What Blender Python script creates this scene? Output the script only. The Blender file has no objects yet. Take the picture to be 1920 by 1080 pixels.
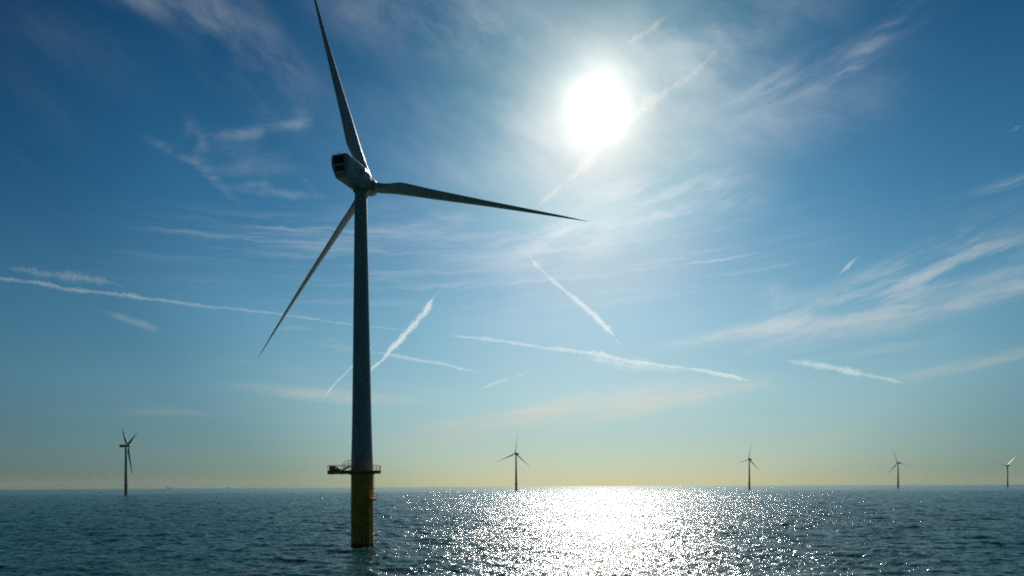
import bpy, bmesh, math, random
import numpy as np
from mathutils import Vector, Matrix

scene = bpy.context.scene
C = scene.collection
R = math.radians
random.seed(4)

# ------------------------------------------------------------------ camera
FPX, CX, EYE, ROLL, CAMH = 1200.0, 960.0, 910.0, 0.0048, 11.45
EARTH = 6371000.0
cam = bpy.data.cameras.new('camera')
cam.sensor_width = 36.0
cam.lens = FPX / 1920 * 36.0
cam.shift_y = (EYE - 540.0) / 1920.0
cam.clip_start = 1.0
cam.clip_end = 600000.0
camo = bpy.data.objects.new('camera', cam)
C.objects.link(camo)
camo.matrix_world = Matrix.Translation((0, 0, CAMH)) @ Matrix.Rotation(R(90), 4, 'X') @ Matrix.Rotation(-ROLL, 4, 'Z')
scene.camera = camo

def ray(u, v):
    """direction of a place seen in the photograph (used to find real positions)"""
    a, b = u - CX, EYE - v
    return Vector(((a + ROLL * b) / FPX, 1.0, (b - ROLL * a) / FPX))

# ------------------------------------------------------------------ sun, sky, exposure
SUN = ray(1120, 200).normalized()
sun_el = math.asin(SUN.z)
sun_az = math.atan2(SUN.x, SUN.y)
sl = bpy.data.lights.new('sun', 'SUN')
sl.energy = 5.0
sl.angle = R(0.53)
sl.color = (1.0, 0.95, 0.86)
so = bpy.data.objects.new('sun', sl)
C.objects.link(so)
so.rotation_euler = SUN.to_track_quat('Z', 'Y').to_euler()
so.location = (0, 0, 200)

scene.view_settings.view_transform = 'Standard'
scene.view_settings.look = 'None'
scene.view_settings.exposure = 0.0
scene.view_settings.gamma = 1.0
scene.cycles.use_denoising = False
scene.cycles.denoiser = 'OPENIMAGEDENOISE'
scene.cycles.denoising_input_passes = 'RGB_ALBEDO_NORMAL'
scene.cycles.denoising_prefilter = 'NONE'
scene.cycles.max_bounces = 6
scene.cycles.glossy_bounces = 3
scene.cycles.transparent_max_bounces = 16
scene.cycles.caustics_reflective = False
scene.cycles.caustics_refractive = False
scene.cycles.sample_clamp_direct = 0.0
scene.cycles.sample_clamp_indirect = 0.6
scene.cycles.use_adaptive_sampling = False
scene.cycles.pixel_filter_type = 'BLACKMAN_HARRIS'
scene.cycles.filter_width = 1.9
scene.cycles.volume_bounces = 0


class NT:
    def __init__(s, tree):
        s.t = tree
        s.n = tree.nodes
        s.l = tree.links

    def node(s, typ, **kw):
        nd = s.n.new(typ)
        for k, v in kw.items():
            setattr(nd, k, v)
        return nd

    def put(s, sock, v):
        if v is None:
            return
        if hasattr(v, 'is_output'):
            s.l.new(v, sock)
        else:
            if hasattr(sock.default_value, '__len__') and not hasattr(v, '__len__'):
                v = [v] * len(sock.default_value)
            sock.default_value = v

    def m(s, op, a, b=None, c=None, clamp=False):
        nd = s.node('ShaderNodeMath', operation=op, use_clamp=clamp)
        s.put(nd.inputs[0], a); s.put(nd.inputs[1], b); s.put(nd.inputs[2], c)
        return nd.outputs[0]

    def v(s, op, a, b=None, out=0):
        nd = s.node('ShaderNodeVectorMath', operation=op)
        s.put(nd.inputs[0], a); s.put(nd.inputs[1], b)
        return nd.outputs[out]

    def ramp(s, f, stops, interp='LINEAR'):
        nd = s.node('ShaderNodeValToRGB')
        nd.color_ramp.interpolation = interp
        els = nd.color_ramp.elements
        els[0].position, els[0].color = stops[0][0], (*stops[0][1], 1)
        els[1].position, els[1].color = stops[-1][0], (*stops[-1][1], 1)
        for p, c in stops[1:-1]:
            e = els.new(p); e.color = (*c, 1)
        s.put(nd.inputs[0], f)
        return nd.outputs[0]

    def mix(s, f, a, b, blend='MIX'):
        nd = s.node('ShaderNodeMix', data_type='RGBA', blend_type=blend)
        s.put(nd.inputs[0], f)
        s.put(nd.inputs[6], a if hasattr(a, 'is_output') else (*a, 1))
        s.put(nd.inputs[7], b if hasattr(b, 'is_output') else (*b, 1))
        return nd.outputs[2]

    def maprange(s, v, a, b, c, d, smooth=True):
        nd = s.node('ShaderNodeMapRange', interpolation_type='SMOOTHSTEP' if smooth else 'LINEAR')
        for i, x in enumerate((v, a, b, c, d)):
            s.put(nd.inputs[i], x)
        return nd.outputs[0]

    def noise(s, vec, scale=1.0, detail=4, rough=0.55, dist=0.0):
        nd = s.node('ShaderNodeTexNoise')
        s.put(nd.inputs['Vector'], vec)
        nd.inputs['Scale'].default_value = scale
        nd.inputs['Detail'].default_value = detail
        nd.inputs['Roughness'].default_value = rough
        nd.inputs['Distortion'].default_value = dist
        return nd.outputs[0]


def srgb(r, g, b):
    f = lambda c: c / 12.92 if c <= 0.04045 else ((c + 0.055) / 1.055) ** 2.4
    return tuple(f(x / 255.0) for x in (r, g, b))


world = bpy.data.worlds.new('World')
scene.world = world
world.use_nodes = True
world.node_tree.nodes.clear()
W = NT(world.node_tree)
world.cycles.sampling_method = 'MANUAL'
world.cycles.sample_map_resolution = 1024
tc = W.node('ShaderNodeTexCoord')
D = W.v('NORMALIZE', tc.outputs['Generated'])
sep = W.node('ShaderNodeSeparateXYZ'); W.put(sep.inputs[0], D)
dx, dy, dz = sep.outputs
zc = W.m('MAXIMUM', dz, 0.0005)
EL = W.m('ARCSINE', zc)
AZ = W.m('ARCTAN2', dx, dy)
cmb = W.node('ShaderNodeCombineXYZ')
W.put(cmb.inputs[0], dx); W.put(cmb.inputs[1], dy); W.put(cmb.inputs[2], zc)
sky = W.node('ShaderNodeTexSky', sky_type='NISHITA')
sky.sun_disc = False
sky.sun_elevation = sun_el
sky.sun_rotation = sun_az
sky.altitude = 0
sky.air_density = 1.0
sky.dust_density = 0.6
sky.ozone_density = 2.5
W.put(sky.inputs[0], W.v('NORMALIZE', cmb.outputs[0]))
dot = W.v('DOT_PRODUCT', D, tuple(SUN), out=1)
GA = W.m('ARCCOSINE', W.m('MINIMUM', dot, 1.0))            # angle from the sun, radians
# colour of this air: hazy greenish cream low down, deep blue high up, paling towards the sun
tint = W.ramp(W.m('DIVIDE', EL, R(90)), [
    (0.0, (0.62, 0.57, 0.59)), (1.2 / 90, (0.57, 0.52, 0.60)), (4 / 90, (0.60, 0.56, 0.61)), (8 / 90, (0.68, 0.68, 0.69)),
    (14 / 90, (0.50, 0.66, 0.71)), (22 / 90, (0.19, 0.45, 0.60)), (32 / 90, (0.062, 0.27, 0.43)), (45 / 90, (0.02, 0.18, 0.32)),
    (1.0, (0.03, 0.16, 0.30))])
col = W.mix(1.0, sky.outputs[0], tint, 'MULTIPLY')
fall = W.ramp(W.m('DIVIDE', GA, R(180)), [(0.0, (1.2, .42, .28)), (8 / 180, (.49, .325, .26)), (16 / 180, (.232, .25, .245)), (24 / 180, (.170, .234, .231)),
                                          (32 / 180, (.155, .226, .221)), (40 / 180, (.095, .165, .172)), (50 / 180, (.075, .140, .155)),
                                          (75 / 180, (.055, .095, .11)), (100 / 180, (.03, .058, .075)), (1.0, (.018, .035, .05))])
col = W.mix(1.0, col, fall, 'MULTIPLY')
col = W.v('MULTIPLY', col, (4, 4, 4))

# --- cirrus: fibrous noise in azimuth / elevation, laid in soft patches
AE = W.node('ShaderNodeCombineXYZ')
W.put(AE.inputs[0], AZ); W.put(AE.inputs[1], EL)
AEv = AE.outputs[0]

def mapping(vec, loc=(0, 0, 0), rot=0.0, scale=(1, 1, 1), typ='TEXTURE'):
    nd = W.node('ShaderNodeMapping', vector_type=typ)
    W.put(nd.inputs[0], vec)
    nd.inputs[1].default_value = loc
    nd.inputs[2].default_value = (0, 0, rot)
    nd.inputs[3].default_value = scale
    return nd.outputs[0]

wn = W.node('ShaderNodeTexNoise'); W.put(wn.inputs['Vector'], AEv)
wn.inputs['Scale'].default_value = 7.0; wn.inputs['Detail'].default_value = 3.0
warp = W.v('MULTIPLY', W.v('SUBTRACT', wn.outputs[1], (0.5, 0.5, 0.5)), (0.07, 0.06, 0.0))
AEw = W.v('ADD', AEv, warp)
sn = W.node('ShaderNodeTexNoise'); W.put(sn.inputs['Vector'], AEv)
sn.inputs['Scale'].default_value = 30.0; sn.inputs['Detail'].default_value = 4.0
AEs = W.v('ADD', AEv, W.v('MULTIPLY', W.v('SUBTRACT', sn.outputs[1], (0.5, 0.5, 0.5)), (0.016, 0.014, 0.0)))

def fibre(rot, sl_, ss, lo, hi, src, detail=7, seed=0.0):
    """streaky noise, long axis turned by rot from horizontal"""
    q = mapping(src, (seed, seed, 0), rot, (sl_, ss, 1))
    return W.maprange(W.noise(q, 1.0, detail, 0.62), lo, hi, 0.0, 1.0)

def azel(u, v):
    d = ray(u, v).normalized()
    return math.atan2(d.x, d.y), math.asin(d.z)

def patches(blobs, src):
    tot = None
    for (u, v, lu, lv, deg, amt) in blobs:
        a, e = azel(u, v)
        a2, e2 = azel(u + 30, v)
        px = math.hypot(a2 - a, e2 - e) / 30
        q = mapping(src, (a, e, 0), R(deg), (lu * px, lv * px, 1))
        r = W.v('LENGTH', q, out=1)
        k = W.maprange(r, 1.0, 0.0, 0.0, amt)
        tot = k if tot is None else W.m('ADD', tot, k)
    return tot

f_flat = fibre(R(7), 0.14, 0.022, 0.40, 0.78, AEs, detail=10, seed=3.1)
f_up = fibre(R(15), 0.12, 0.024, 0.40, 0.80, AEs, detail=11, seed=8.7)
f_soft = fibre(R(-22), 0.22, 0.09, 0.34, 0.80, AEs, detail=9, seed=5.2)
f_curl = W.maprange(W.noise(mapping(AEs, (1, 2, 0), R(18), (.085, .035, 1)), 1.0, 10, 0.66, 0.4), 0.34, 0.84, 0, .72)
f_thin = fibre(R(3), 0.26, 0.014, 0.46, 0.78, AEs, detail=9, seed=11.0)

m_flat = patches([(1700, 585, 420, 56, 8, 1.2), (1400, 622, 240, 28, 6, 1.1), (1840, 560, 260, 30, 12, .7), (1180, 752, 330, 44, 6, 2.0), (980, 785, 260, 26, 3, 1.9), (1300, 735, 180, 22, 8, 1.6), (1010, 775, 120, 14, 4, 1.0),
                  (620, 741, 230, 18, -3, 2.2), (870, 820, 260, 30, 3, .5), (1830, 680, 260, 22, 8, .8),
                  (1100, 450, 300, 60, 14, .6), (850, 440, 420, 80, 4, .28), (1020, 600, 200, 60, 0, .2)], AEv)
m_up = patches([(1700, 530, 330, 90, 22, 1.0), (1540, 590, 240, 70, 10, .8), (1330, 340, 200, 60, -20, .4), (1050, 445, 140, 50, 20, .7),
                (1560, 120, 330, 90, 18, .10), (1430, 170, 190, 60, -5, .22), (1200, 380, 200, 60, -10, .4), (1840, 500, 200, 80, 10, .5)], AEv)
m_soft = patches([(430, 60, 300, 110, -28, .30), (300, 5, 260, 40, 0, .35), (120, 80, 250, 120, 0, .07), (60, 250, 180, 160, 0, .06), (820, 30, 320, 90, 0, .35),
                  (1050, 300, 520, 260, 0, .26), (1300, 80, 400, 140, 10, .3), (1500, 200, 300, 110, 0, .22)], AEv)
m_curl = patches([(372, 270, 26, 60, 25, .6), (330, 285, 90, 14, -14, .45), (460, 252, 90, 14, 12, .55), (520, 238, 70, 16, 8, .5), (505, 215, 22, 26, 40, .5), (560, 228, 40, 30, 50, .3),
                  (520, 362, 120, 14, 2, .6), (485, 345, 34, 9, 8, .8), (400, 335, 90, 14, -36, .5), (578, 345, 26, 9, -40, .6), (450, 300, 160, 60, 0, .22),
                  (250, 603, 70, 12, -14, .7), (275, 612, 24, 14, -30, .5), (1460, 585, 50, 70, 30, .9), (1405, 662, 10, 12, 30, .5), (1440, 555, 120, 30, -10, .4)], AEv)
m_thin = patches([(700, 500, 600, 120, 4, .30), (1150, 500, 520, 120, 4, .28), (640, 710, 260, 20, -6, .8), (1330, 495, 220, 30, -8, .6),
                  (1850, 365, 220, 30, 8, .4), (300, 770, 240, 30, 0, .3), (600, 635, 160, 20, -14, .5), (1650, 640, 200, 60, 6, .4),
                  (500, 430, 420, 60, 2, .3), (1000, 850, 500, 40, 0, .4), (1500, 800, 300, 60, 0, .15), (1620, 95, 160, 30, 28, .3)], AEv)
alpha = W.m('MULTIPLY', W.m('ADD', W.m('MULTIPLY', f_flat, .85), .13), m_flat)
for f_, m_ in ((f_up, m_up), (f_soft, m_soft), (f_curl, m_curl), (f_thin, m_thin)):
    alpha = W.m('ADD', alpha, W.m('MULTIPLY', f_, m_))
alpha = W.m('MULTIPLY', W.m('DIVIDE', alpha, W.m('ADD', alpha, 1.0)), 1.25, clamp=True)
ccol = W.ramp(W.m('DIVIDE', GA, R(60)), [(0.0, (1.3, 1.25, 1.2)), (0.2, (.85, .87, .9)), (0.5, (.50, .56, .58)), (1.0, (.17, .25, .31))])
low = W.ramp(W.m('DIVIDE', EL, R(14)), [(0.0, (1.12, .98, .74)), (1.0, (1, 1, 1))])
ccol = W.mix(1.0, ccol, low, 'MULTIPLY')

SKY_STRENGTH = 0.085
skyv = W.v('SCALE', col); skyv.node.inputs['Scale'].default_value = 1.0
# --- aureole: forward scattering in the thin haze round the sun
au = W.m('MULTIPLY', W.m('EXPONENT', W.m('MULTIPLY', GA, -1.0 / R(1.15))), 2.3)
au3 = W.m('MULTIPLY', W.m('EXPONENT', W.m('MULTIPLY', GA, -1.0 / R(3.2))), 0.42)
au2 = W.m('MULTIPLY', W.m('EXPONENT', W.m('MULTIPLY', GA, -1.0 / R(6.0))), 0.15)
glow = W.v('ADD', W.v('MULTIPLY', W.mix(1.0, (1, 1, 1), (1, .95, .82), 'MULTIPLY'), au), W.v('MULTIPLY', (1.0, .96, .92), au2))
glow = W.v('ADD', glow, W.v('MULTIPLY', (1.0, .84, .56), au3))
INV = 1.0 / SKY_STRENGTH
cloudv = W.v('MULTIPLY', ccol, (INV, INV, INV))
body = W.mix(alpha, col, cloudv)
final = W.v('ADD', body, W.v('MULTIPLY', glow, (INV, INV, INV)))
bg = W.node('ShaderNodeBackground')
W.put(bg.inputs[0], final)
bg.inputs[1].default_value = SKY_STRENGTH
wo = W.node('ShaderNodeOutputWorld')
W.l.new(bg.outputs[0], wo.inputs[0])

# ------------------------------------------------------------------ materials
def material(name):
    m = bpy.data.materials.new(name)
    m.use_nodes = True
    m.node_tree.nodes.clear()
    t = NT(m.node_tree)
    out = t.node('ShaderNodeOutputMaterial')
    return m, t, out

def paint(name, base, dirt, rough=0.45, scale=0.6, amount=0.5, streak=True, metallic=0.0):
    m, t, out = material(name)
    co = t.node('ShaderNodeTexCoord')
    mp = t.node('ShaderNodeMapping')
    t.put(mp.inputs[0], co.outputs['Object'])
    mp.inputs[3].default_value = (1.0, 1.0, 0.12 if streak else 1.0)
    n1 = t.noise(mp.outputs[0], scale * 2.5, 6, 0.65)
    n2 = t.noise(co.outputs['Object'], scale * 9, 4, 0.6)
    f = t.maprange(t.m('ADD', n1, t.m('MULTIPLY', n2, 0.3)), 0.5, 0.85, 0.0, amount)
    bs = t.node('ShaderNodeBsdfPrincipled')
    t.put(bs.inputs['Base Color'], t.mix(f, base, dirt))
    t.put(bs.inputs['Roughness'], t.maprange(n2, .3, .7, rough - .08, rough + .12))
    bs.inputs['Metallic'].default_value = metallic
    bs.inputs['Specular IOR Level'].default_value = 0.4
    bp = t.node('ShaderNodeBump'); bp.inputs['Strength'].default_value = 0.12; bp.inputs['Distance'].default_value = 0.02
    t.put(bp.inputs['Height'], n2); t.put(bs.inputs['Normal'], bp.outputs[0])
    t.l.new(bs.outputs[0], out.inputs[0])
    return m

M_WHITE = paint('light_grey_paint', (.38, .40, .40), (.26, .27, .26), 0.38, 0.5, 0.8)
M_NAC = paint('nacelle_paint', (.38, .40, .40), (.18, .19, .18), 0.42, 0.8, 0.7)
M_BLADE = paint('blade_gelcoat', (.47, .48, .48), (.34, .34, .33), 0.42, 0.5, 0.4, False)
M_YELLOW = paint('yellow_paint', (.86, .37, .012), (.33, .14, .02), 0.5, 0.9, 0.8)
M_DARK = paint('dark_vent', (.02, .022, .024), (.04, .04, .04), 0.6)
M_STEEL = paint('galvanised_steel', (.22, .23, .23), (.14, .12, .10), 0.5, 1.5, 0.7, True, 0.3)
M_GREEN = paint('green_emblem', (.18, .42, .03), (.14, .32, .03), 0.5)
M_BLUE = paint('dark_emblem', (.02, .05, .09), (.03, .06, .09), 0.5)
M_GROWTH = paint('marine_growth', (.035, .045, .018), (.012, .016, .01), 0.8, 2.0, 0.9, False)
M_RED = paint('red_paint', (.35, .04, .03), (.2, .04, .03), 0.5)
M_SHIP = paint('ship_paint', (.12, .13, .16), (.08, .07, .07), 0.5, 0.05)

# ------------------------------------------------------------------ mesh helpers
class MB:
    def __init__(s):
        s.bm = bmesh.new()

    def loft(s, rings, cap=True, closed=True):
        vs = [[s.bm.verts.new(p) for p in r] for r in rings]
        n = len(rings[0])
        for i in range(len(vs) - 1):
            for j in range(n if closed else n - 1):
                k = (j + 1) % n
                s.bm.faces.new((vs[i][j], vs[i][k], vs[i + 1][k], vs[i + 1][j]))
        if cap:
            s.bm.faces.new(list(reversed(vs[0])))
            s.bm.faces.new(vs[-1])
        return s

    def tube(s, pts, r, n=8):
        pts = [Vector(p) for p in pts]
        rs = r if hasattr(r, '__len__') else [r] * len(pts)
        rings = []
        up = None
        for i, p in enumerate(pts):
            d = (pts[min(i + 1, len(pts) - 1)] - pts[max(i - 1, 0)]).normalized()
            if up is None:
                up = Vector((0, 0, 1)) if abs(d.z) < 0.9 else Vector((1, 0, 0))
            a = d.cross(up).normalized(); b = a.cross(d).normalized(); up = b
            rings.append([p + rs[i] * (math.cos(t) * a + math.sin(t) * b) for t in [2 * math.pi * k / n for k in range(n)]])
        return s.loft(rings)

    def box(s, c, size, rz=0.0):
        x, y, z = [q / 2 for q in size]
        M = Matrix.Translation(c) @ Matrix.Rotation(rz, 4, 'Z')
        rings = [[M @ Vector(p) for p in ((-x, -y, h), (x, -y, h), (x, y, h), (-x, y, h))] for h in (-z, z)]
        return s.loft(rings)

    def lathe(s, prof, n=48, cap=True):
        return s.loft([[Vector((r * math.cos(t), r * math.sin(t), z)) for t in [2 * math.pi * k / n for k in range(n)]] for r, z in prof], cap)

    def build(s, name, mat, parent=None, smooth=False, bevel=0.0):
        bmesh.ops.recalc_face_normals(s.bm, faces=s.bm.faces)
        me = bpy.data.meshes.new(name)
        s.bm.to_mesh(me); s.bm.free()
        me.materials.append(mat)
        o = bpy.data.objects.new(name, me)
        C.objects.link(o)
        if smooth:
            for p in me.polygons: p.use_smooth = True
            try:
                me.set_sharp_from_angle(angle=R(40))
            except Exception:
                pass
        if bevel:
            b = o.modifiers.new('bevel', 'BEVEL'); b.width = bevel; b.segments = 2; b.limit_method = 'ANGLE'
        if parent: o.parent = parent
        return o

def tag(o, label=None, cat=None, group=None, kind=None):
    for k, v in (('label', label), ('category', cat), ('group', group), ('kind', kind)):
        if v: o[k] = v
    return o

# ------------------------------------------------------------------ sea: real wave geometry on the curved earth
rng = np.random.default_rng(11)
NW = 110
lam = np.exp(rng.uniform(math.log(0.8), math.log(17.0), NW))
ang = rng.normal(0, 0.62, NW) + R(12)
wind = np.stack([-np.sin(ang), -np.cos(ang)], 1)          # waves run towards the camera side
kk = 2 * np.pi / lam
phs = rng.uniform(0, 2 * np.pi, NW)
slope_rms = 0.175
wgt = np.where(lam > 7, (7 / lam) ** 1.1, 1.0) * np.where(lam < 2, 1.0, 1.0)
amp = wgt / kk
amp *= slope_rms / math.sqrt(0.5 * np.sum((amp * kk) ** 2))

def waves(x, y, spac):
    z = np.zeros_like(x); sx = np.zeros_like(x); sy = np.zeros_like(x)
    for i in range(NW):
        w = np.clip((lam[i] / spac - 1.6) / 1.6, 0, 1).astype(np.float32)
        if not w.any():
            continue
        th = (kk[i] * (wind[i, 0] * x + wind[i, 1] * y) + phs[i])
        c = np.cos(th) * w * amp[i]; s_ = np.sin(th) * w * amp[i]
        z += c
        sx -= s_ * wind[i, 0] * 0.8
        sy -= s_ * wind[i, 1] * 0.8
    return z, sx, sy

def make_sea():
    rr = [58.0]
    while rr[-1] < 14000:
        r = rr[-1]
        rr.append(r + (0.30 if r < 160 else 0.0019 * r if r < 1200 else 0.004 * r))
    rr = np.array(rr)
    A0, A1, nc = R(-43), R(43), 760
    az = np.linspace(A0, A1, nc)
    RR, AA = np.meshgrid(rr, az, indexing='ij')
    x = RR * np.sin(AA); y = RR * np.cos(AA)
    dr = np.gradient(rr)[:, None] * np.ones_like(AA)
    dl = RR * (A1 - A0) / nc
    spac = np.minimum(np.maximum(dr, dl * 0.7), 1e9)
    z, sx, sy = waves(x, y, spac)
    edge = np.minimum(1, np.minimum((AA - A0), (A1 - AA)) / R(1.0)) * np.clip((RR - 58) / 4, 0, 1)
    z *= edge
    X = x + sx * edge; Y = y + sy * edge
    Z = z - RR ** 2 / (2 * EARTH)
    nr = len(rr)
    co1 = np.stack([X, Y, Z], -1).reshape(-1, 3)
    idx = np.arange(nr * nc).reshape(nr, nc)
    q1 = np.stack([idx[:-1, :-1], idx[:-1, 1:], idx[1:, 1:], idx[1:, :-1]], -1).reshape(-1, 4)
    # the rest of the sea, coarse: the other directions and the water under the boat
    off = len(co1)
    r2 = np.concatenate([[58.0], np.geomspace(70, 14000, 60)])
    a2 = np.linspace(A1, A0 + 2 * np.pi, 140)
    R2, T2 = np.meshgrid(r2, a2, indexing='ij')
    co2 = np.stack([R2 * np.sin(T2), R2 * np.cos(T2), -R2 ** 2 / (2 * EARTH)], -1).reshape(-1, 3)
    id2 = np.arange(R2.size).reshape(R2.shape) + off
    q2 = np.stack([id2[:-1, :-1], id2[:-1, 1:], id2[1:, 1:], id2[1:, :-1]], -1).reshape(-1, 4)
    off2 = off + len(co2)
    r3 = np.linspace(0.5, 58.0, 24)
    a3 = np.linspace(0, 2 * np.pi, 181)
    R3, T3 = np.meshgrid(r3, a3, indexing='ij')
    co3 = np.stack([R3 * np.sin(T3), R3 * np.cos(T3), -R3 ** 2 / (2 * EARTH)], -1).reshape(-1, 3)
    id3 = np.arange(R3.size).reshape(R3.shape) + off2
    q3 = np.stack([id3[:-1, :-1], id3[:-1, 1:], id3[1:, 1:], id3[1:, :-1]], -1).reshape(-1, 4)
    co = np.concatenate([co1, co2, co3]).astype(np.float32)
    q = np.concatenate([q1, q2, q3])[:, ::-1].astype(np.int32)
    me = bpy.data.meshes.new('sea')
    me.vertices.add(len(co)); me.vertices.foreach_set('co', co.ravel())
    me.loops.add(q.size); me.loops.foreach_set('vertex_index', np.ascontiguousarray(q).ravel())
    me.polygons.add(len(q))
    me.polygons.foreach_set('loop_start', np.arange(0, q.size, 4, dtype=np.int32))
    me.polygons.foreach_set('loop_total', np.full(len(q), 4, dtype=np.int32))
    me.polygons.foreach_set('use_smooth', np.ones(len(q), dtype=bool))
    me.update(calc_edges=True)
    o = bpy.data.objects.new('sea', me)
    C.objects.link(o)
    return o

m_sea, t, out = material('sea_water')
geo = t.node('ShaderNodeNewGeometry')
pos = geo.outputs['Position']
bs = t.node('ShaderNodeBsdfPrincipled')
mp = t.node('ShaderNodeMapping'); t.put(mp.inputs[0], pos)
mp.inputs[2].default_value = (0, 0, R(-12)); mp.inputs[3].default_value = (0.75, 1.25, 1.0)
big = t.noise(pos, 0.012, 3, 0.5)
n1 = t.noise(mp.outputs[0], 3.0, 2, 0.5)
n2 = t.noise(mp.outputs[0], 0.9, 3, 0.6)
b1 = t.node('ShaderNodeBump'); b1.inputs['Strength'].default_value = 1.0
t.put(b1.inputs['Distance'], t.maprange(big, .35, .65, .38, .58)); t.put(b1.inputs['Height'], n2)
b2 = t.node('ShaderNodeBump'); b2.inputs['Strength'].default_value = 1.0
t.put(b2.inputs['Distance'], t.maprange(big, .35, .65, .03, .05)); t.put(b2.inputs['Height'], n1)
t.l.new(b1.outputs[0], b2.inputs['Normal'])
t.put(bs.inputs['Normal'], b2.outputs[0])
bs.inputs['Base Color'].default_value = (.004, .040, .038, 1)
bs.inputs['Roughness'].default_value = 0.15
bs.inputs['IOR'].default_value = 1.333
t.l.new(bs.outputs[0], out.inputs[0])
sea = make_sea()
sea.data.materials.append(m_sea)
tag(sea, kind='structure')

# ------------------------------------------------------------------ wind turbine
TILT = 0.10
HUBZ, OVER = 70.6, 3.3
PLAT = 14.15

def sq_section(y, w, h, wt, wb, zo=0.0, ct=0.5):
    """nacelle outline: flat top wt wide, full width w, narrow underside wb"""
    H = h / 2
    p = [(-wb / 2, -H), (wb / 2, -H), (w / 2 - .12, -H * .18), (w / 2, H * .15), (w / 2 - .02, H * .55), (wt / 2 + .25, H * .92),
         (wt / 2 - .2, H), (-wt / 2 + .2, H), (-wt / 2 - .25, H * .92), (-w / 2 + .02, H * .55), (-w / 2, H * .15), (-w / 2 + .12, -H * .18)]
    return [Vector((a, y, b + zo)) for a, b in p]

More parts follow.
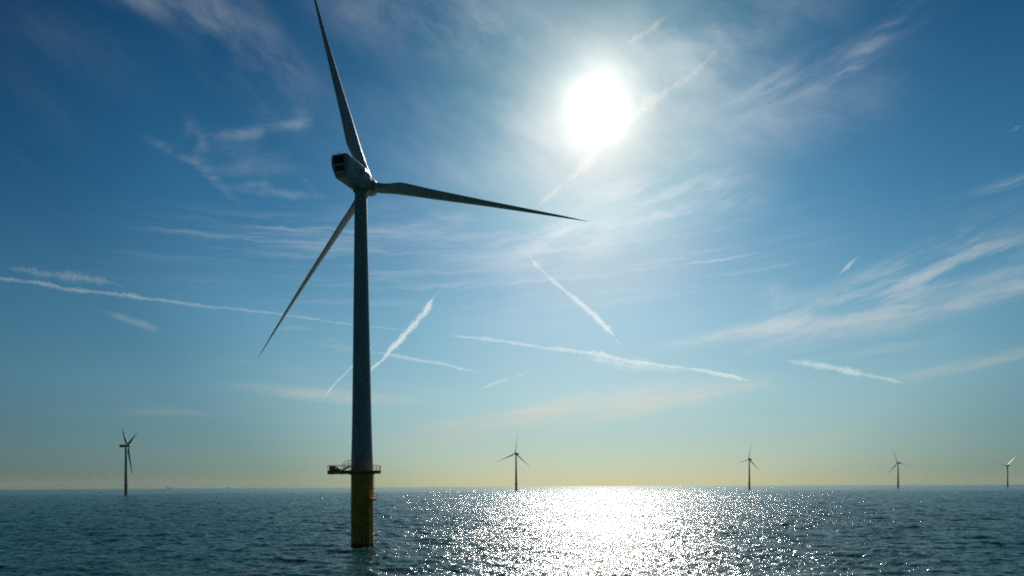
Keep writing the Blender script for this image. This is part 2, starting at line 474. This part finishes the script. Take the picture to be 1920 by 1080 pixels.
def build_turbine():
    root = bpy.data.objects.new('wind_turbine', None)
    C.objects.link(root)
    # foundation
    f = MB().lathe([(2.17, -6), (2.17, .38)], 48, True)
    f.build('splash_zone', M_GROWTH, None, True).parent = root
    f = MB().lathe([(2.175, .38), (2.175, 2.0), (2.20, 2.02), (2.20, 2.2), (2.16, 2.22), (2.15, 9.0), (2.18, 9.02), (2.18, 9.15), (2.13, 9.17), (2.10, 13.6),
                    (2.35, 13.65), (2.35, 13.95), (2.1, 14.0), (2.1, 14.1)], 64)
    fo = f.build('foundation', M_YELLOW, root, True)
    # boat landing fenders and ladder on the side
    def rim(a, r, z): return Vector((r * math.cos(a), r * math.sin(a), z))
    a0 = R(-59)
    for da in (-0.19, 0.19):
        bl = MB()
        bl.tube([rim(a0 + da, 2.12, 7.9), rim(a0 + da, 2.62, 7.4), rim(a0 + da, 2.62, -3)], 0.13, 10)
        for z in (1.5, 4.2, 6.6):
            bl.tube([rim(a0 + da, 2.1, z), rim(a0 + da, 2.62, z)], 0.08, 8)
        bl.build('fender', M_YELLOW, fo, True)
    def ladder(a, r, z0, z1, hoops):
        la = MB()
        for da in (-0.1, 0.1):
            la.tube([rim(a + da, r, z0), rim(a + da, r, z1)], 0.03, 6)
        for i in range(int((z1 - z0) / .3)):
            z = z0 + .15 + i * .3
            la.tube([rim(a - .1, r, z), rim(a + .1, r, z)], 0.018, 5)
        n_h = hoops
        for i in range(n_h):                                     # safety hoops
            z = z0 + 2.0 + i * (z1 - z0 - 2.0) / max(1, n_h)
            pts = [rim(a - .1, r, z)]
            for q in (-60, -30, 0, 30, 60):
                pts.append(rim(a + .14 * math.sin(R(q)), r + .42 * math.cos(R(q)), z))
            pts.append(rim(a + .1, r, z))
            la.tube(pts, 0.035, 5)
        return la.build('ladder', M_STEEL, fo)
    ladder(a0, 2.40, -2, 8.9, 0)
    ladder(R(-8), 2.25, 9.0, PLAT, 6)
    # rest platform
    rp = MB()
    rp.box((2.55, -.45, 8.95), (1.2, 1.7, .12)).box((2.3, -.45, 8.8), (1.0, .12, .3))
    lo_ = rp.build('rest_platform', M_YELLOW, fo, False, 0.01)
    rr_ = MB()
    ppts = [(3.12, .38), (3.12, -1.28), (2.2, -1.28)]
    for a, b in zip(ppts, ppts[1:]):
        for z in (9.55, 10.1):
            rr_.tube([(*a, z), (*b, z)], .028, 6)
    for p in ppts + [(3.12, -.45)]:
        rr_.tube([(*p, 9.0), (*p, 10.1)], .03, 6)
    rr_.build('railing', M_YELLOW, lo_)
    # main work platform
    pl = MB()
    n = 40
    outl = []
    for k in range(n):
        a = 2 * math.pi * k / n
        outl.append((3.62 * math.cos(a), 3.62 * math.sin(a)))
    # cantilevered laydown bay on the left
    keep = [p for p in outl if p[0] > -2.9]
    i0 = max(range(len(keep) - 1), key=lambda i: math.dist(keep[i], keep[i + 1]))
    bay = [(-3.0, 2.0), (-6.2, 2.0), (-6.2, -2.0), (-3.0, -2.0)]
    outl = keep[:i0 + 1] + bay + keep[i0 + 1:]
    pl.loft([[Vector((x, y, z)) for x, y in outl] for z in (PLAT - .05, PLAT + .16)])
    plat = pl.build('platform', M_STEEL, root, False)
    for y in (-1.85, 0, 1.85):                              # deck girders under the bay and ring
        MB().box((-4.1, y, PLAT - .2), (4.1, .16, .3)).build('deck_girder', M_YELLOW, plat)
    for x in (-6.1, -4.3):
        MB().box((x, 0, PLAT - .24), (.14, 3.86, .36)).build('deck_girder', M_YELLOW, plat)
    for k in range(8):
        a = 2 * math.pi * (k + .5) / 8
        if math.cos(a) > -.8:
            MB().box((2.85 * math.cos(a), 2.85 * math.sin(a), PLAT - .18), (1.45, .12, .26), a).build('deck_girder', M_YELLOW, plat)
    rl = MB()
    m = len(outl)
    for i in range(m):
        a, b = outl[i], outl[(i + 1) % m]
        a = (a[0] * .985, a[1] * .985); b = (b[0] * .985, b[1] * .985)
        for z, r_ in ((.55, .022), (.86, .022), (1.18, .032)):
            rl.tube([(*a, PLAT + .12 + z), (*b, PLAT + .12 + z)], r_, 5)
        L = math.dist(a, b)
        for q in range(max(1, round(L / 1.0))):
            w = q / max(1, round(L / 1.0))
            if L > .9 or i % 2 == 0:
                px_, py_ = a[0] + (b[0] - a[0]) * w, a[1] + (b[1] - a[1]) * w
                rl.tube([(px_, py_, PLAT + .1), (px_, py_, PLAT + 1.3)], .032, 5)
        rl.loft([[Vector((*a, PLAT + z)), Vector((*b, PLAT + z)), Vector((b[0] * .99, b[1] * .99, PLAT + z)), Vector((a[0] * .99, a[1] * .99, PLAT + z))] for z in (.15, .3)])
    rl.build('railing', M_YELLOW, plat)
    eb = MB()
    eb.box((-5.35, -.9, PLAT + .66), (1.15, 1.1, 1.0)).box((-5.35, -.9, PLAT + 1.19), (1.25, 1.2, .06)).box((-5.35, -1.47, PLAT + .7), (.8, .04, .7))
    for q in (-.4, .4):
        eb.box((-5.35 + q, -.9, PLAT + .165), (.12, 1.0, .1))
    eb.tube([(-4.45, -1.0, PLAT + .6), (-4.45, .2, PLAT + .6)], .32, 14)
    eb.build('equipment_box', M_STEEL, plat, False, .02)
    st = MB()                                               # stair up to the tower door
    for i in range(7):
        st.box((-4.0 + i * .22, .2, PLAT + .3 + i * .13), (.26, .9, .05))
    for y in (-.27, .67):
        st.tube([(-4.15, y, PLAT + .18), (-2.6, y, PLAT + 1.12), (-1.9, y, PLAT + 1.12)], .11, 6)
        st.tube([(-4.1, y, PLAT + 1.2), (-3.5, y, PLAT + 1.9), (-2.8, y, PLAT + 2.25), (-1.9, y, PLAT + 2.3)], .028, 6)
        st.tube([(-3.55, y, PLAT + 1.1), (-3.1, y, PLAT + 1.55), (-2.7, y, PLAT + 1.75), (-1.9, y, PLAT + 1.78)], .022, 6)
        for x, z0, z1 in ((-3.5, .55, 1.9), (-2.65, 1.1, 2.25), (-4.1, .2, 1.2)):
            st.tube([(x, y, PLAT + z0), (x, y, PLAT + z1)], .028, 6)
    st.box((-2.3, .2, PLAT + 1.14), (.9, .9, .08))
    st.build('stair', M_STEEL, plat)
    dv = MB()                                               # davit crane on the camera side of the deck
    dv.tube([(-.28, -3.2, PLAT + .16), (-.28, -3.2, PLAT + .9)], .15, 10)
    dv.tube([(-.28, -3.2, PLAT + .6), (-.28, -3.2, PLAT + 1.9), (-.16, -3.2, PLAT + 2.35), (.2, -3.2, PLAT + 2.8), (.62, -3.2, PLAT + 3.08)],
            [.10, .10, .11, .10, .07], 10)
    dv.tube([(.58, -3.2, PLAT + 3.05), (.58, -3.2, PLAT + 2.5)], .02, 5)
    dv.tube([(-.24, -3.2, PLAT + 1.3), (.12, -3.2, PLAT + 2.6)], .035, 6)
    dv.build('davit_crane', M_STEEL, plat, True)
    # tower
    top = HUBZ - 2.05
    prof = []
    z0, r0, r1 = PLAT + .16, 2.02, 1.17
    segs = 40
    def rad(z):
        w = (z - z0) / (top - z0)
        return r0 + (r1 - r0) * w + (.14 * max(0, 1 - w * 4.0) ** 2 - .02)
    prof.append((rad(z0) + .05, z0)); prof.append((rad(z0) + .05, z0 + .2)); prof.append((rad(z0), z0 + .22))
    for i in range(1, segs + 1):
        z = z0 + .22 + (top - z0 - .22) * i / segs
        prof.append((rad(z), z))
    tw = MB().lathe(prof, 64).build('tower', M_WHITE, root, True)
    for z, pr, hh in [(30.5, .018, .12), (48.5, .018, .12)] + [(z, .006, .06) for z in (17.2, 20.1, 23.0, 26.2, 34.5, 38.6, 42.7, 52.6, 56.8, 61.0)]:
        r_ = rad(z)
        MB().lathe([(r_ - .05, z), (r_ + pr, z + .01), (r_ + pr, z + hh - .01), (r_ - .05, z + hh)], 64).build(
            'flange_ring' if hh > .1 else 'weld_seam', M_WHITE, tw, True)
    dr = MB().box((-1.98, .2, PLAT + 2.25), (.16, .85, 2.1))
    dr.build('door', M_STEEL, tw, False, .03)
    # yaw head : nacelle and rotor turn and tilt together
    nac = MB()
    S = [(-7.75, 3.25, 3.75, 2.5, 1.9, .12), (-7.62, 3.5, 4.0, 2.75, 2.1, .07), (-7.2, 3.6, 4.1, 2.85, 2.2, .05), (-3.5, 3.65, 4.1, 2.85, 2.3, .03), (-1.0, 3.6, 4.0, 2.7, 2.4, 0),
         (.6, 3.55, 3.9, 2.3, 2.3, 0), (1.5, 3.3, 3.6, 2.1, 2.0, 0), (1.9, 2.9, 3.1, 1.8, 1.7, 0), (2.02, 2.5, 2.7, 1.5, 1.5, 0)]
    nac.loft([sq_section(y, w, h, a, b, zo) for y, w, h, a, b, zo in S])
    no = nac.build('nacelle', M_NAC, root, False, .07)
    v = MB()
    def vent(c, size):
        w, h = size
        mb = MB()
        mb.box((c[0], -7.76, c[1]), (w, .16, h))
        for i in range(int(h / .16)):
            mb.box((c[0], -7.86, c[1] - h / 2 + .1 + i * .16), (w - .1, .05, .045))
        return mb
    vent((-.1, .98), (2.1, 1.25)).build('vent', M_DARK, no)
    vent((.05, -.5), (2.0, .7)).build('vent', M_DARK, no)
    uh = MB().box((.2, -5.3, -1.955), (1.3, 2.0, .1)).box((.2, -3.2, -2.0), (1.0, .8, .12))
    uh.build('hatch', M_STEEL, no, False, .02)
    yb = MB()
    yb.lathe([(1.17, -2.3), (1.45, -2.22), (1.6, -1.95), (1.6, -1.8)], 40)
    yb.build('yaw_bearing', M_STEEL, no, True)
    # emblem on the side panel: a green patch and a dark patch
    em = MB()
    e1 = [Vector((1.84, y, z)) for y, z in ((-4.9, -.1), (-3.9, .0), (-3.6, .8), (-4.0, 1.15), (-5.0, 1.05))]
    em.loft([e1, [p + Vector((.02, 0, 0)) for p in e1]]).build('green_emblem', M_GREEN, no)
    em = MB()
    e1 = [Vector((1.84, y, z)) for y, z in ((-3.5, -.2), (-2.3, -.1), (-2.1, .45), (-2.9, .95), (-3.4, .75))]
    em.loft([e1, [p + Vector((.02, 0, 0)) for p in e1]]).build('dark_emblem', M_BLUE, no)
    ms = MB().tube([(-.5, -6.9, 2.0), (-.5, -6.9, 2.9)], .03, 6).tube([(-.8, -6.9, 2.7), (-.2, -6.9, 2.7)], .02, 6)
    ms.tube([(-.8, -6.9, 2.68), (-.8, -6.9, 2.9)], .05, 6)
    ms.build('wind_sensor_mast', M_STEEL, no)
    MB().tube([(.5, -6.9, 2.0), (.5, -6.9, 2.35)], .09, 8).build('warning_lamp', M_RED, no)
    # hub with spinner
    hp = []
    for i in range(9):
        w = i / 8
        hp.append((1.62 * math.cos(w * math.pi / 2) ** .7 + .02, w * 1.9 + .75))
    prof = [(1.25, -1.25), (1.6, -1.1), (1.68, -.6), (1.68, .75)] + hp[1:]
    hub = MB().lathe(prof, 40)
    M = Matrix.Rotation(R(-90), 4, 'X')
    bmesh.ops.transform(hub.bm, matrix=M, verts=hub.bm.verts)
    ho = hub.build('hub', M_NAC, root, True)
    # blade: radial +Z, upwind +Y
    bm_ = MB()
    rings = []
    Rb = 44.3
    NS, NP = 46, 24
    for i in range(NS):
        w = i / (NS - 1)
        r = 1.35 + (Rb - 1.35) * w ** 1.15
        # chord law
        if r < 2.6: ch = 1.9
        elif r < 8.5:
            q = (r - 2.6) / 5.9; q = q * q * (3 - 2 * q); ch = 1.9 + 1.62 * q
        else:
            q = (r - 8.5) / (Rb - 8.5); ch = 3.52 * (1 - q) ** .92 * (1 - .12 * q) + .34 * q * (1 - q ** 14)
            ch = max(ch, .10)
        q = min(1, max(0, (r - 2.2) / 6.0)); q = q * q * (3 - 2 * q)
        thick = 1.9 * (1 - q) + ch * (.34 - .18 * min(1, r / Rb * 1.5)) * q
        pit = R(75) + R(13) * max(0, 1 - r / 30) ** 1.4 * 0 + R(-9) * max(0, 1 - r / 26)
        pre = 1.6 * (r / Rb) ** 2 + .03 * r
        # trailing edge direction: downwind (-Y) and towards -X
        te = Vector((-math.cos(pit), -math.sin(pit), 0)); nn = Vector((te.y, -te.x, 0))
        le_off = .95 * (1 - q) + .95 * min(1, ch / 3.0) * q * (.85)
        ring = []
        for k in range(NP):
            a = 2 * math.pi * k / NP
            cxx = (1 - math.cos(a)) / 2                      # 0 at the leading edge, 1 at the trailing edge
            cx_ = ch * cxx - le_off
            ty_air = .5 * thick * math.sin(a) * (1.25 * (1 - cxx) ** .45 + .02) * 1.15
            ty_cir = .5 * thick * math.sin(a)
            ty = ty_cir * (1 - q) + ty_air * q
            ring.append(te * cx_ + nn * ty + Vector((0, pre, r)))
        rings.append(ring)
    bm_.loft(rings)
    b0 = bm_.build('blade', M_BLADE, None, True)
    return root, b0

def place_turbine(root, blade0, X, Y, psi, phi, first):
    base = Vector((X, Y, -(X * X + Y * Y) / 2 / EARTH))
    root.location = base
    kids = {c.name.split('.')[0]: c for c in root.children}
    head = Matrix.Translation((0, 0, HUBZ)) @ Matrix.Rotation(-psi, 4, 'Z') @ Matrix.Rotation(TILT, 4, 'X')
    kids['nacelle'].matrix_local = head
    hubm = head @ Matrix.Translation((0, OVER, 0)) @ Matrix.Rotation(phi, 4, 'Y')
    kids['hub'].matrix_local = hubm
    for k in range(3):
        b = blade0 if (first and k == 0) else blade0.copy()
        if not (first and k == 0): C.objects.link(b)
        b.parent = root
        b.matrix_local = hubm @ Matrix.Rotation(2 * math.pi * k / 3, 4, 'Y')

def copy_thing(o):
    """the thing and its parts; the far ones are too small to show the sub-parts"""
    c = o.copy(); C.objects.link(c)
    for ch in list(o.children):
        if ch.name.startswith('blade'): continue
        k = ch.copy(); C.objects.link(k); k.parent = c
    return c

GRP = 'offshore wind turbines standing in the sea'
root0, blade0 = build_turbine()
specs = [
    (-29.0, 123.9, 0.275, -0.279, 'huge near wind turbine on thick yellow foundation rising through the whole picture'),
    (-550.5, 912.7, 0.804, -0.885, 'distant side-on wind turbine left of the huge one, one blade hanging down'),
    (7.8, 1191.0, -0.465, 0.112, 'distant wind turbine with one blade straight up beside the brightest sun glitter'),
    (559.4, 1508.3, -0.188, 0.182, 'distant wind turbine right of the glitter with one sunlit white blade pointing left'),
    (1098.1, 1820.0, -0.173, -0.36, 'small far wind turbine with one blade pointing right and one leaning up left'),
    (1674.4, 2162.0, -0.113, 0.811, 'smallest farthest wind turbine near the right edge with a V of two raised blades'),
]
for i, (X, Y, psi, phi, lab) in enumerate(specs):
    o = root0 if i == 0 else copy_thing(root0)
    tag(o, lab, 'wind turbine', GRP)
    place_turbine(o, blade0, X, Y, psi, phi, i == 0)

# ------------------------------------------------------------------ buoy and ships
def at_sea(u, v_depth):
    d = ray(u, 912); k = v_depth
    x, y = d.x * k, k
    return x, y, -(x * x + y * y) / 2 / EARTH

x, y, z = at_sea(188.3, 1270)
bu = bpy.data.objects.new('navigation_buoy', None); C.objects.link(bu); bu.location = (x, y, z); bu.rotation_euler = (R(4), R(-6), 0)
MB().lathe([(.3, -1.2), (1.15, -.6), (1.35, .1), (1.3, .5), (.9, .75), (.4, .8)], 24).build('float', M_RED, bu, True)
tb = MB()
for k in range(4):
    a = R(45 + 90 * k)
    tb.tube([(.8 * math.cos(a), .8 * math.sin(a), .7), (.25 * math.cos(a), .25 * math.sin(a), 3.2)], .07, 6)
tb.box((0, 0, 2.0), (.9, .9, .7)).box((0, 0, 3.2), (.6, .6, .1))
tb.build('lattice_mast', M_DARK, bu)
MB().lathe([(.18, 3.25), (.2, 3.7), (.05, 3.8)], 12).build('lantern', M_DARK, bu, True)
tm = MB().tube([(-.45, 0, 4.0), (.45, 0, 4.7)], .07, 6).tube([(.45, 0, 4.0), (-.45, 0, 4.7)], .07, 6).tube([(0, 0, 3.7), (0, 0, 4.4)], .04, 6)
tm.build('topmark', M_RED, bu)
tag(bu, 'tiny dark navigation buoy floating left of the side-on distant turbine', 'buoy')

def ship(u, depth, L, flip, lab):
    x, y, z = at_sea(u, depth)
    r = bpy.data.objects.new('cargo_ship', None); C.objects.link(r); r.location = (x, y, z)
    r.rotation_euler = (0, 0, R(12) + (math.pi if flip else 0))
    h = MB()
    rings = []
    for w, b, rise in ((-1, .55, .6), (-.92, .9, .2), (-.5, 1, 0), (.6, 1, 0), (.85, .6, .6), (1, .05, 1.8)):
        X_ = w * L / 2; B = L * .075 * b; D_ = L * .07
        rings.append([Vector((X_, -B * .8, -2)), Vector((X_, -B, D_ + rise)), Vector((X_, B, D_ + rise)), Vector((X_, B * .8, -2))])
    h.loft(rings).build('hull', M_SHIP, r)
    D_ = L * .07
    s = MB()
    s.box((-L * .36, 0, D_ + L * .055), (L * .1, L * .12, L * .11)).box((-L * .35, 0, D_ + L * .12), (L * .07, L * .15, L * .03))
    s.tube([(-L * .36, 0, D_ + L * .13), (-L * .36, 0, D_ + L * .2)], L * .005, 6)
    s.box((-L * .41, 0, D_ + L * .13), (L * .03, L * .03, L * .05))
    s.build('superstructure', M_WHITE, r)
    c = MB()
    for i in range(5):
        c.box((-L * .22 + i * L * .12, 0, D_ + L * (.02 + .012 * ((i * 7) % 3))), (L * .11, L * .11, L * .04))
    c.build('deck_cargo', M_SHIP, r)
    tag(r, lab, 'ship', 'cargo ships on the horizon')
ship(318, 11200, 95, False, 'tiny faint cargo ship on the horizon nearer the side-on distant turbine')
ship(427, 11800, 70, True, 'tiny faint cargo ship on the horizon nearer the huge near turbine')

# ------------------------------------------------------------------ contrails: real streaks of thin cloud 9.5 km up
ALT = 9500.0
def aloft(u, v):
    d = ray(u, v).normalized()
    s = d.z
    k = EARTH * (-s + math.sqrt(s * s + 2 * ALT / EARTH))
    return d * k, k

def contrail(pts, w, tau, lab, wob=1.0, fray=0.5, seed=0, col=(1, .98, .95)):
    """pts: places along the streak (u, v); w: widths in the same units"""
    rnd = np.random.default_rng(seed)
    P = [aloft(u, v) for u, v in pts]
    L = [0]
    for a, b in zip(pts, pts[1:]): L.append(L[-1] + math.dist(a, b))
    N = max(24, int(L[-1] / 2.2))
    ss = np.linspace(0, L[-1], N)
    xs = [np.interp(ss, L, [p[0][i] for p in P]) for i in range(3)]
    # soften the corners
    for _ in range(14):
        for a in xs:
            a[1:-1] = (a[:-2] + 2 * a[1:-1] + a[2:]) / 4
    ws = np.interp(ss, np.linspace(0, L[-1], len(w)), w)
    def n1(scale, k):
        g = rnd.normal(size=int(L[-1] / scale) + 4)
        return np.interp(ss / scale, np.arange(len(g)), g) * k
    side = n1(70, .9) + n1(22, .5) + n1(8, .35) + n1(4, .22)
    wm = np.clip(1 + fray * (n1(26, .30) + n1(10, .22) + n1(5, .12)), .35, 1.9)
    endt = np.clip(np.minimum(ss, L[-1] - ss) / 34.0, 0, 1) ** .8
    NPh = 14
    lob = [n1(9, .12) + n1(4, .16) for _ in range(NPh)]
    shells = []
    for grow, seed2 in ((.85, 0), (1.6, 1)):
        rings = []
        for i in range(N):
            p = Vector((float(xs[0][i]), float(xs[1][i]), float(xs[2][i])))
            j0, j1 = max(0, i - 1), min(N - 1, i + 1)
            t_ = Vector([float(xs[q][j1] - xs[q][j0]) for q in range(3)]).normalized()
            dist = p.length
            mpp = dist / FPX / max(.5, p.normalized().y)
            a = t_.cross(p.normalized()).normalized(); b = a.cross(t_).normalized()
            c = p + a * (float(side[i]) * wob * float(mpp))
            r = float(.42 * grow * ws[i] * wm[i] * (endt[i] * .97 + .03) * mpp)
            rg = []
            for k in range(NPh):
                th = 2 * math.pi * k / NPh
                q = float(1 + fray * lob[k][i])
                rg.append(c + r * q * (math.cos(th) * a + .8 * math.sin(th) * b) + Vector((0, 0, CAMH)))
            rings.append(rg)
        shells.append(rings)
    org = shells[0][N // 2][0].copy()
    thick = float(np.mean(ws)) * .8 * org.length / FPX
    big = bmesh.new()
    for k_, rings in enumerate(shells):                      # each shell closed and facing outwards on its own
        one = MB().loft([[q - org for q in rg] for rg in rings])
        if one.bm.calc_volume(signed=True) < 0:
            bmesh.ops.reverse_faces(one.bm, faces=one.bm.faces)
        for f in one.bm.faces:
            f.material_index = k_
        tmp = bpy.data.meshes.new('shell')
        one.bm.to_mesh(tmp); one.bm.free()
        big.from_mesh(tmp)
        bpy.data.meshes.remove(tmp)
    mats = []
    for dens in (tau * .20 / thick, tau * .09 / thick):     # dense core, thin outer veil
        m, t, out = material('contrail_ice')
        vol = t.node('ShaderNodeVolumePrincipled')
        vol.inputs['Color'].default_value = (*col, 1)
        vol.inputs['Density'].default_value = dens
        vol.inputs['Anisotropy'].default_value = 0.38
        t.l.new(vol.outputs[0], out.inputs[1])
        m.cycles.homogeneous_volume = True
        mats.append(m)
    me = bpy.data.meshes.new('contrail')
    big.to_mesh(me); big.free()
    for m in mats:
        me.materials.append(m)
    o = bpy.data.objects.new('contrail', me)
    C.objects.link(o)
    o.location = org
    tag(o, lab, 'contrail', 'contrails in the sky')
    return o

contrail([(-60, 515), (0, 523), (120, 538), (240, 556), (380, 573), (520, 588), (660, 609), (740, 617), (800, 624)], [4, 4.6, 4.6, 4, 3.4, 2.8, 2], .50,
         'long thin white contrail from the left edge passing behind the huge turbine', seed=1)
contrail([(828, 628), (900, 634), (960, 642), (1060, 655), (1180, 677), (1300, 693), (1412, 714)], [3.5, 5, 5, 7, 6, 5, 3.5], .85,
         'bright contrail slanting down right from the huge turbine above the open sea', seed=2)
contrail([(1090, 664), (1160, 680), (1240, 690), (1300, 697)], [8, 16, 14, 6], .3,
         'frayed veil hanging just under the bright contrail', seed=22, fray=.9)
contrail([(5, 503), (70, 509), (130, 517), (190, 526), (250, 541)], [3, 6, 8, 7, 3], .22,
         'short broad faint contrail above the long one at the left edge', seed=3, fray=.8)
contrail([(834, 541), (812, 560), (800, 583), (770, 613), (735, 651), (690, 700)], [2, 6, 7, 7, 6.5, 5], .55,
         'steep crumbly contrail crossing the long one just right of the huge tower', wob=1.5, fray=.8, seed=4)
contrail([(688, 658), (760, 669), (830, 682), (900, 699)], [5, 7, 5.5, 4], .55,
         'short contrail starting right of the huge tower below the steep one', seed=5)
contrail([(710, 634), (660, 686), (630, 718), (600, 758)], [3, 2.6, 2], .26,
         'hair-thin steep contrail passing behind the huge tower', wob=.5, seed=6)
contrail([(985, 472), (1010, 500), (1040, 530), (1095, 573), (1140, 614), (1168, 648)], [5, 7, 6, 9, 7, 4], .6,
         'crumbly contrail slanting down right below the sun', wob=1.8, fray=.9, seed=7)
contrail([(1360, 84), (1290, 150), (1222, 188), (1160, 246), (1080, 326), (1005, 392)], [4, 7, 14, 16, 9, 6], .34,
         'broad lumpy contrail running diagonally across the edge of the sun', wob=1.2, fray=.9, seed=8, col=(1, .95, .86))
contrail([(1252, 30), (1215, 58), (1165, 90)], [8, 7, 4], .3,
         'short contrail streak just above and right of the sun', wob=1, fray=.7, seed=9, col=(1, .95, .86))
contrail([(1462, 673), (1540, 684), (1620, 701), (1702, 719)], [9, 9, 7, 5], .6,
         'short contrail between the second and third turbine from the right, high above them', seed=10, fray=.7)
contrail([(1614, 476), (1592, 498), (1566, 519)], [3, 6, 4], .4,
         'tiny bright contrail over the big feathery cirrus at right', seed=12)
contrail([(1012, 686), (960, 711), (893, 731)], [3, 5, 4], .22,
         'faint short contrail rising right, under the bright slanting one', seed=13, fray=.8)
contrail([(1886, 252), (1925, 232)], [2.5, 4], .22,
         'tiny faint contrail at the right edge high in the blue', seed=14)

# ------------------------------------------------------------------ haze over the sea
hz = MB().box((0, 0, 55.0), (32000, 32000, 170.0))
hm, t, out = material('sea_haze')
vol = t.node('ShaderNodeVolumePrincipled')
vol.inputs['Color'].default_value = (.95, .97, 1.0, 1)
vol.inputs['Density'].default_value = 1.2e-5
vol.inputs['Anisotropy'].default_value = 0.0
t.l.new(vol.outputs[0], out.inputs[1])
hm.cycles.homogeneous_volume = True
tag(hz.build('haze', hm), kind='stuff')
